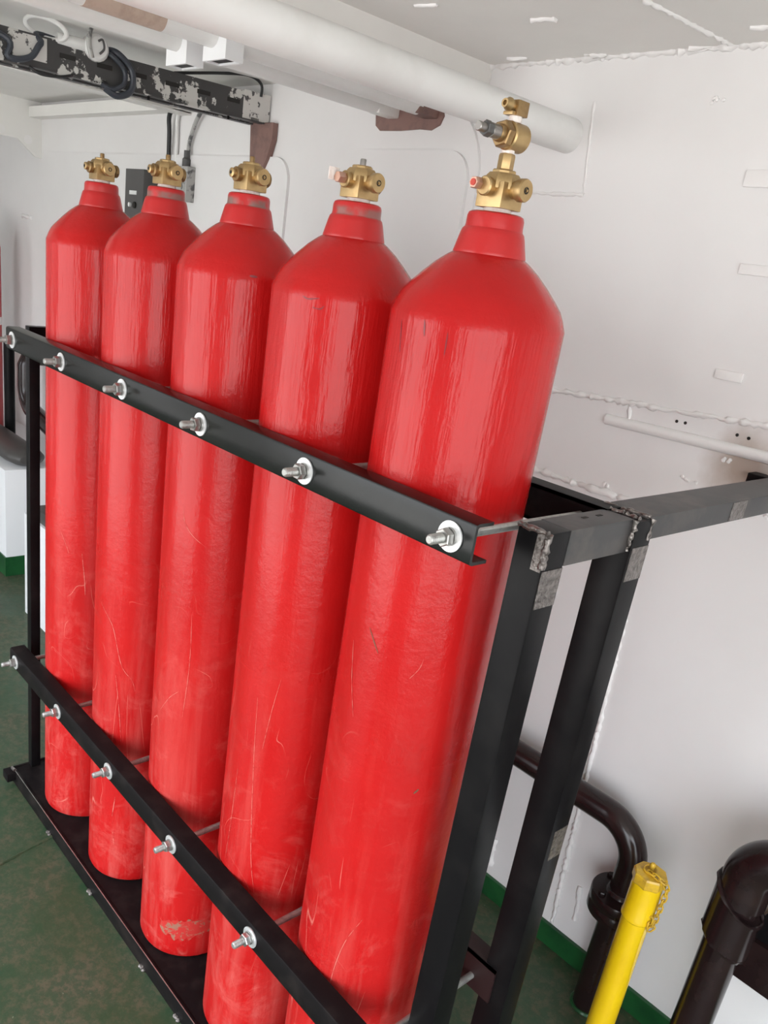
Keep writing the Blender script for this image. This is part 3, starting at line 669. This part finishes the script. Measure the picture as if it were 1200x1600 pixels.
q = NB(); tube(q, [T(1.455 + 0.045 * math.cos(a), 0.104 + 0.024 * math.sin(a) - 0.008 * math.cos(a), -0.02 + 0.03 * math.cos(a)) for a in [2 * PI * i / 40 for i in range(40)]], 0.0065, 10, closed=True)
o = obj('cable_ring', q, 'whitepipe', None, T(1.4, 0.09, 0)); setp(o, 'white painted ring of cable standing on top of the tray', 'cable')
lp = thing('junction_fitting', T(1.56, 0.08, 0), 'white painted round cable fitting sitting on the tray beside the cable loops', 'fitting')
q = NB(); lathe(q, [(0.030, -0.03), (0.034, -0.02), (0.034, 0.012), (0.026, 0.022), (0, 0.024)], 20, T(1.585, 0.085, 0.0), nrm); obj('housing', q, 'whitepipe', lp)
q = NB(); tube(q, [T(1.48, 0.085, -0.01), T(1.56, 0.085, -0.005)], 0.016, 14); obj('gland', q, 'whitepipe', lp)
q = NB(); tube(q, spline([T(1.575, 0.14, 0.01), T(1.56, 0.12, 0.022), T(1.555, 0.085, 0.03), T(1.565, 0.055, 0.028)]), 0.007, 10); obj('cable_tail', q, 'greycable', lp)
q = NB(); tube(q, spline([T(1.583, 0.10, 0.026), T(1.595, 0.105, 0.026), T(1.600, 0.085, 0.026), T(1.588, 0.07, 0.026)]), 0.003, 8); obj('spiral_mark', q, 'greybox', lp)
# cables dropping behind the valves and the wall box
cable('cable', [(-2.45, 0.94, 2.125), (-2.49, 0.94, 2.09), (-2.502, 0.95, 2.03), (-2.505, 0.955, 1.90)], 0.0085, 'blackcable', 'black cable dropping from the tray towards the dark grey wall box')
cable('cable', [(-2.39, 0.945, 2.135), (-2.455, 0.955, 2.09), (-2.46, 0.96, 2.03), (-2.46, 0.962, 1.90)], 0.0065, 'whitepipe', 'white painted cable dropping just right of the black one')
cable('cable', [(-2.26, 0.945, 2.11), (-2.31, 0.95, 2.07), (-2.355, 0.955, 2.01), (-2.362, 0.955, 1.97)], 0.0075, 'greycable', 'grey patchy cable curving down into a small gland')
t = thing('cable_gland_box', (-2.363, W, 1.80), 'small grey gland box behind the second farthest valve', 'junction box')
q = NB(); lathe(q, [(0.016, 0), (0.016, 0.03), (0.011, 0.036), (0.011, 0.06)], 12, (-2.362, 0.950, 1.915)); obj('gland', q, 'greybox', t)
q = NB(); box(q, -2.42, -2.31, 0.925, 0.965, 1.80, 1.92, 0.004); obj('housing', q, 'greycable', t)
t = thing('wall_box', (-2.57, W, 1.68), 'dark grey electrical box on the bulkhead between the two farthest valves', 'electrical box')
q = NB(); box(q, -2.648, -2.498, 0.85, 0.965, 1.68, 1.893, 0.003); obj('enclosure', q, 'greybox', t)
q = NB(); box(q, -2.608, -2.55, 0.848, 0.8505, 1.802, 1.816); obj('label_plate', q, 'lens', t)
q = NB(); lathe(q, [(0.008, 0), (0.008, 0.008), (0, 0.009)], 14, (-2.598, 0.85, 1.765), (0, -1, 0)); obj('indicator', q, 'lens', t)
q = NB(); lathe(q, [(0.012, 0), (0.012, 0.006), (0, 0.007)], 14, (-2.56, 0.85, 1.765), (0, -1, 0)); obj('knob', q, 'hole', t)

# ------------------------------------------------------------------ dark brown pipes and the yellow sounding pipe
px, py = 0.005, 0.885
bp = thing('wall_pipe', (px, py, 0.0), 'glossy dark brown pipe running along the bulkhead and bending down to a flange', 'pipe')
ex, ez, er = px, 0.545, 0.095
pts = [(-1.95, py, ez), (-1.0, py, ez)] + arc((ex - er, py, ez - er), er, PI / 2, 0, (1, 0, 0), (0, 0, 1), 14) + [(ex, py, 0.36)]
q = NB(); tube(q, pts, 0.033, 28); obj('pipe_run', q, 'brownblack', bp)
q = NB(); lathe(q, [(0.034, 0.37), (0.071, 0.368), (0.073, 0.364), (0.073, 0.343), (0.071, 0.340), (0.071, 0.337), (0.073, 0.334), (0.073, 0.314), (0.071, 0.310), (0.034, 0.308)], 36, (ex, py, 0)); fl = obj('flange', q, 'brownblack', bp)
q = NB(); lathe(q, [(0.040, 0), (0.036, 0.008), (0.033, 0.010)], 28, (ex, py, 0.369)); obj('weld_collar', q, 'brownblack', fl)
for k in range(4):
    a = PI / 4 + k * PI / 2 + 0.3
    q = NB(); hexprof(q, 0.015, 0, 0.009, (ex + 0.056 * math.cos(a), py + 0.056 * math.sin(a), 0.367), (0, 0, 1)); obj('flange_bolt', q, 'brownblack', fl)
q = NB(); lathe(q, [(0.036, 0.0), (0.036, 0.31)], 28, (ex, py, 0)); obj('riser', q, 'brownblack', bp)
q = NB(); tube(q, [(ex + 0.037 * math.cos(0.2 + 2 * PI * i / 20), py + 0.037 * math.sin(0.2 + 2 * PI * i / 20), 0.004) for i in range(20)], 0.006, 6, closed=True); obj('weld_bead', q, 'greenstrip', bp)
for a, z in ((0.35, 0), (1.2, 0)):
    c_ = Vector((ex - er + er * math.cos(PI / 2 - a), py, ez - er + er * math.sin(PI / 2 - a)))
qx, qy = 0.262, 0.80
rp = thing('wall_pipe', (qx, qy, 0.0), 'thick dark brown upright pipe with elbow at the lower right corner', 'pipe')
er2 = 0.07; zt = 0.72
pts = [(qx, qy, 0.60)] + arc((qx + er2, qy, zt - er2), er2, PI, PI / 2, (1, 0, 0), (0, 0, 1), 14) + [(1.2, qy, zt)]
q = NB(); tube(q, pts, 0.048, 32); obj('elbow', q, 'brownblack', rp)
q = NB(); tube(q, [(qx, qy, 0), (qx, qy, 0.62)], 0.0385, 32); obj('riser', q, 'brownblack', rp)
# slanted sleeve cut around the branch
q = NB(); n = 32; lo_ = []; hi_ = []
for k in range(n):
    a = 2 * PI * k / n; cx_, sy_ = math.cos(a), math.sin(a)
    lo_.append(q.verts.new((qx + 0.0505 * cx_, qy + 0.0505 * sy_, 0.50 - 0.02 * cx_))); hi_.append(q.verts.new((qx + 0.0505 * cx_, qy + 0.0505 * sy_, 0.602 - 0.035 * cx_)))
for k in range(n): q.faces.new((lo_[k], lo_[(k + 1) % n], hi_[(k + 1) % n], hi_[k]))
q.faces.new(lo_[::-1]); q.faces.new(hi_)
sl = obj('sleeve', q, 'brownblack', rp)
q = NB(); tube(q, [(qx + 0.051 * math.cos(2 * PI * k / 40), qy + 0.051 * math.sin(2 * PI * k / 40), 0.602 - 0.035 * math.cos(2 * PI * k / 40)) for k in range(40)], 0.004, 6, closed=True, jitter=0.35); obj('weld_bead', q, 'brownblack', sl)
q = NB(); tube(q, [(qx + 0.044 * math.cos(2 * PI * k / 40), qy + 0.044 * math.sin(2 * PI * k / 40), 0.496 - 0.02 * math.cos(2 * PI * k / 40)) for k in range(40)], 0.007, 6, closed=True, jitter=0.35); obj('weld_bead', q, 'brownblack', sl)
bb = thing('pipe_bracket', (0.5, W, 0.33), 'brown horizontal bracket bar with black gusset behind the thick right pipe', 'bracket')
q = NB(); box(q, 0.25, 1.3, 0.915, 0.968, 0.335, 0.445, 0.003); obj('bracket_bar', q, 'brownblack', bb)
q = NB(); prism(q, [Vector((0.26, 0.93, 0.445)), Vector((1.3, 0.93, 0.445)), Vector((1.3, 0.93, 0.80)), Vector((0.42, 0.93, 0.80))], (0, 1, 0), 0.012); obj('gusset_plate', q, 'black', bb)

yx, yy = 0.098, 0.755
yp = thing('sounding_pipe', (yx, yy, 0.0), 'bright yellow pipe with a hexagonal screw cap and chain beside the brown flange', 'pipe')
q = NB(); tube(q, [(yx, yy, 0), (yx, yy, 0.445)], 0.0300, 32); obj('pipe_run', q, 'yellow', yp)
q = NB(); lathe(q, [(0.0305, 0.440), (0.0345, 0.445), (0.0345, 0.452), (0.0328, 0.456), (0.0328, 0.54)], 32, (yx, yy, 0)); obj('coupling', q, 'yellow', yp)
q = NB(); lathe(q, [(0.034, 0.537), (0.0365, 0.541), (0.0365, 0.560), (0.034, 0.564), (0, 0.565)], 8, (yx, yy, 0), rot=0.25); cap = obj('screw_cap', q, 'yellowdirt', yp, smooth=20)
q = NB(); lathe(q, [(0.005, 0), (0.005, 0.008), (0.0062, 0.009), (0.0062, 0.013), (0.004, 0.017), (0, 0.018)], 12, (yx - 0.004, yy + 0.006, 0.565)); obj('eye_bolt', q, 'yellowdirt', cap)
q = NB(); tube(q, [(yx - 0.004 + 0.013 * math.cos(a), yy + 0.001 + 0.013 * math.sin(a), 0.568 + 0.002 * math.sin(a)) for a in [2 * PI * i / 24 for i in range(24)]], 0.0022, 8, closed=True); obj('chain_ring', q, 'yellowdirt', cap)
# chain: each link its own mesh, shared data
path = spline([(yx + 0.004, yy - 0.010, 0.570), (yx + 0.020, yy - 0.014, 0.571), (yx + 0.036, yy - 0.010, 0.566), (yx + 0.044, yy - 0.006, 0.548), (yx + 0.043, yy - 0.006, 0.520), (yx + 0.042, yy - 0.006, 0.48), (yx + 0.041, yy - 0.007, 0.447)], 12)
path += spline([(yx + 0.041, yy - 0.007, 0.447), (yx + 0.037, yy - 0.010, 0.441), (yx + 0.034, yy - 0.012, 0.452), (yx + 0.034, yy - 0.012, 0.475)], 8)[1:]
q = NB(); hl, hw = 0.0098, 0.0050
lk = arc((0, 0, hl - hw), hw, 0, PI, (1, 0, 0), (0, 0, 1), 6) + arc((0, 0, -(hl - hw)), hw, PI, 2 * PI, (1, 0, 0), (0, 0, 1), 6)
tube(q, lk, 0.0018, 6, closed=True)
link_me = bpy.data.meshes.new('chain_link'); bmesh.ops.recalc_face_normals(q, faces=q.faces[:]); q.to_mesh(link_me); q.free(); link_me.materials.append(M['yellowdirt']); link_me.shade_smooth()
acc = 0.0; nxt = 0.0; idx = 0; prev = path[0]
for p in path[1:]:
    d = p - prev; L_ = d.length
    while nxt <= acc + L_ and L_ > 0:
        pos = prev + d * ((nxt - acc) / L_); dn = d.normalized()
        a, b = frame_of(dn)
        if idx % 2: a, b = b, -a
        mw = Matrix((a, dn.cross(a), dn)).transposed().to_4x4(); mw.translation = pos - ORG[yp.name]
        lo = bpy.data.objects.new('chain_link', link_me); C.objects.link(lo); lo.parent = yp; lo.matrix_local = mw
        idx += 1; nxt += 0.0145
    acc += L_; prev = p

# ------------------------------------------------------------------ things beyond the far post
t = thing('equipment_box', (-2.5, 0.49, 0.0), 'low white box on the deck behind the far end of the rack', 'box')
q = NB(); box(q, -2.765, -2.15, 0.49, 0.95, 0.0, 0.475, 0.004); obj('casing', q, 'whitebox', t)
q = NB(); box(q, -2.69, -2.15, 0.50, 0.94, 0.475, 0.53, 0.01); obj('lid', q, 'rubbergrey', t)
q = NB()
prof = [(0.0, -0.38), (0.045, -0.375), (0.075, -0.34), (0.085, -0.27), (0.085, 0.27), (0.075, 0.34), (0.045, 0.375), (0.0, 0.38)]
lathe(q, prof, 28, (-3.57, 0.68, 0.584), (1, 0, 0)); bmesh.ops.scale(q, vec=(1, 1.1, 0.52), space=Matrix.Translation((3.57, -0.68, -0.584)), verts=q.verts[:])
o = obj('padded_roller', q, 'rubbergrey', None, (-3.55, 0.7, 0.54)); setp(o, 'dark grey rounded roll lying on the white trunk beyond the rack', 'roll')
q = NB(); tube(q, [(-3.62, W, 1.0), (-3.62, 0.86, 1.0), (-3.62, 0.832, 0.988), (-3.62, 0.82, 0.96), (-3.62, 0.82, 0.86)] + arc((-3.50, 0.82, 0.86), 0.12, PI, 1.5 * PI, (1, 0, 0), (0, 0, 1), 10)[1:] + [(-3.0, 0.82, 0.66)], 0.042, 18)
o = obj('bent_pipe', q, 'brownblack', None, (-3.62, 0.82, 0.66)); setp(o, 'dark bent pipe seen behind the far post of the rack', 'pipe')
q = NB(); tube(q, [(-3.80, 0.80, 0.54), (-3.80, 0.80, 1.06)], 0.027, 16); o = obj('black_post', q, 'black', None, (-3.80, 0.80, 0.54)); setp(o, 'short black post standing on the white trunk at the left edge', 'post')
t = thing('far_cylinder', (-4.09, 0.74, 0.54), 'distant red cylinder cut off by the left edge of the photo', 'gas cylinder')
q = NB(); lathe(q, [(0, 0), (0.12, 0.0), (0.12, 0.95), (0.10, 1.03), (0.05, 1.08), (0.0, 1.09)], 32, (-4.09, 0.74, 0.54)); obj('body', q, 'farred', t)
q = NB(); lathe(q, [(0.122, 0), (0.122, 0.04)], 32, (-4.09, 0.74, 1.10)); obj('band', q, 'whitebox', t)
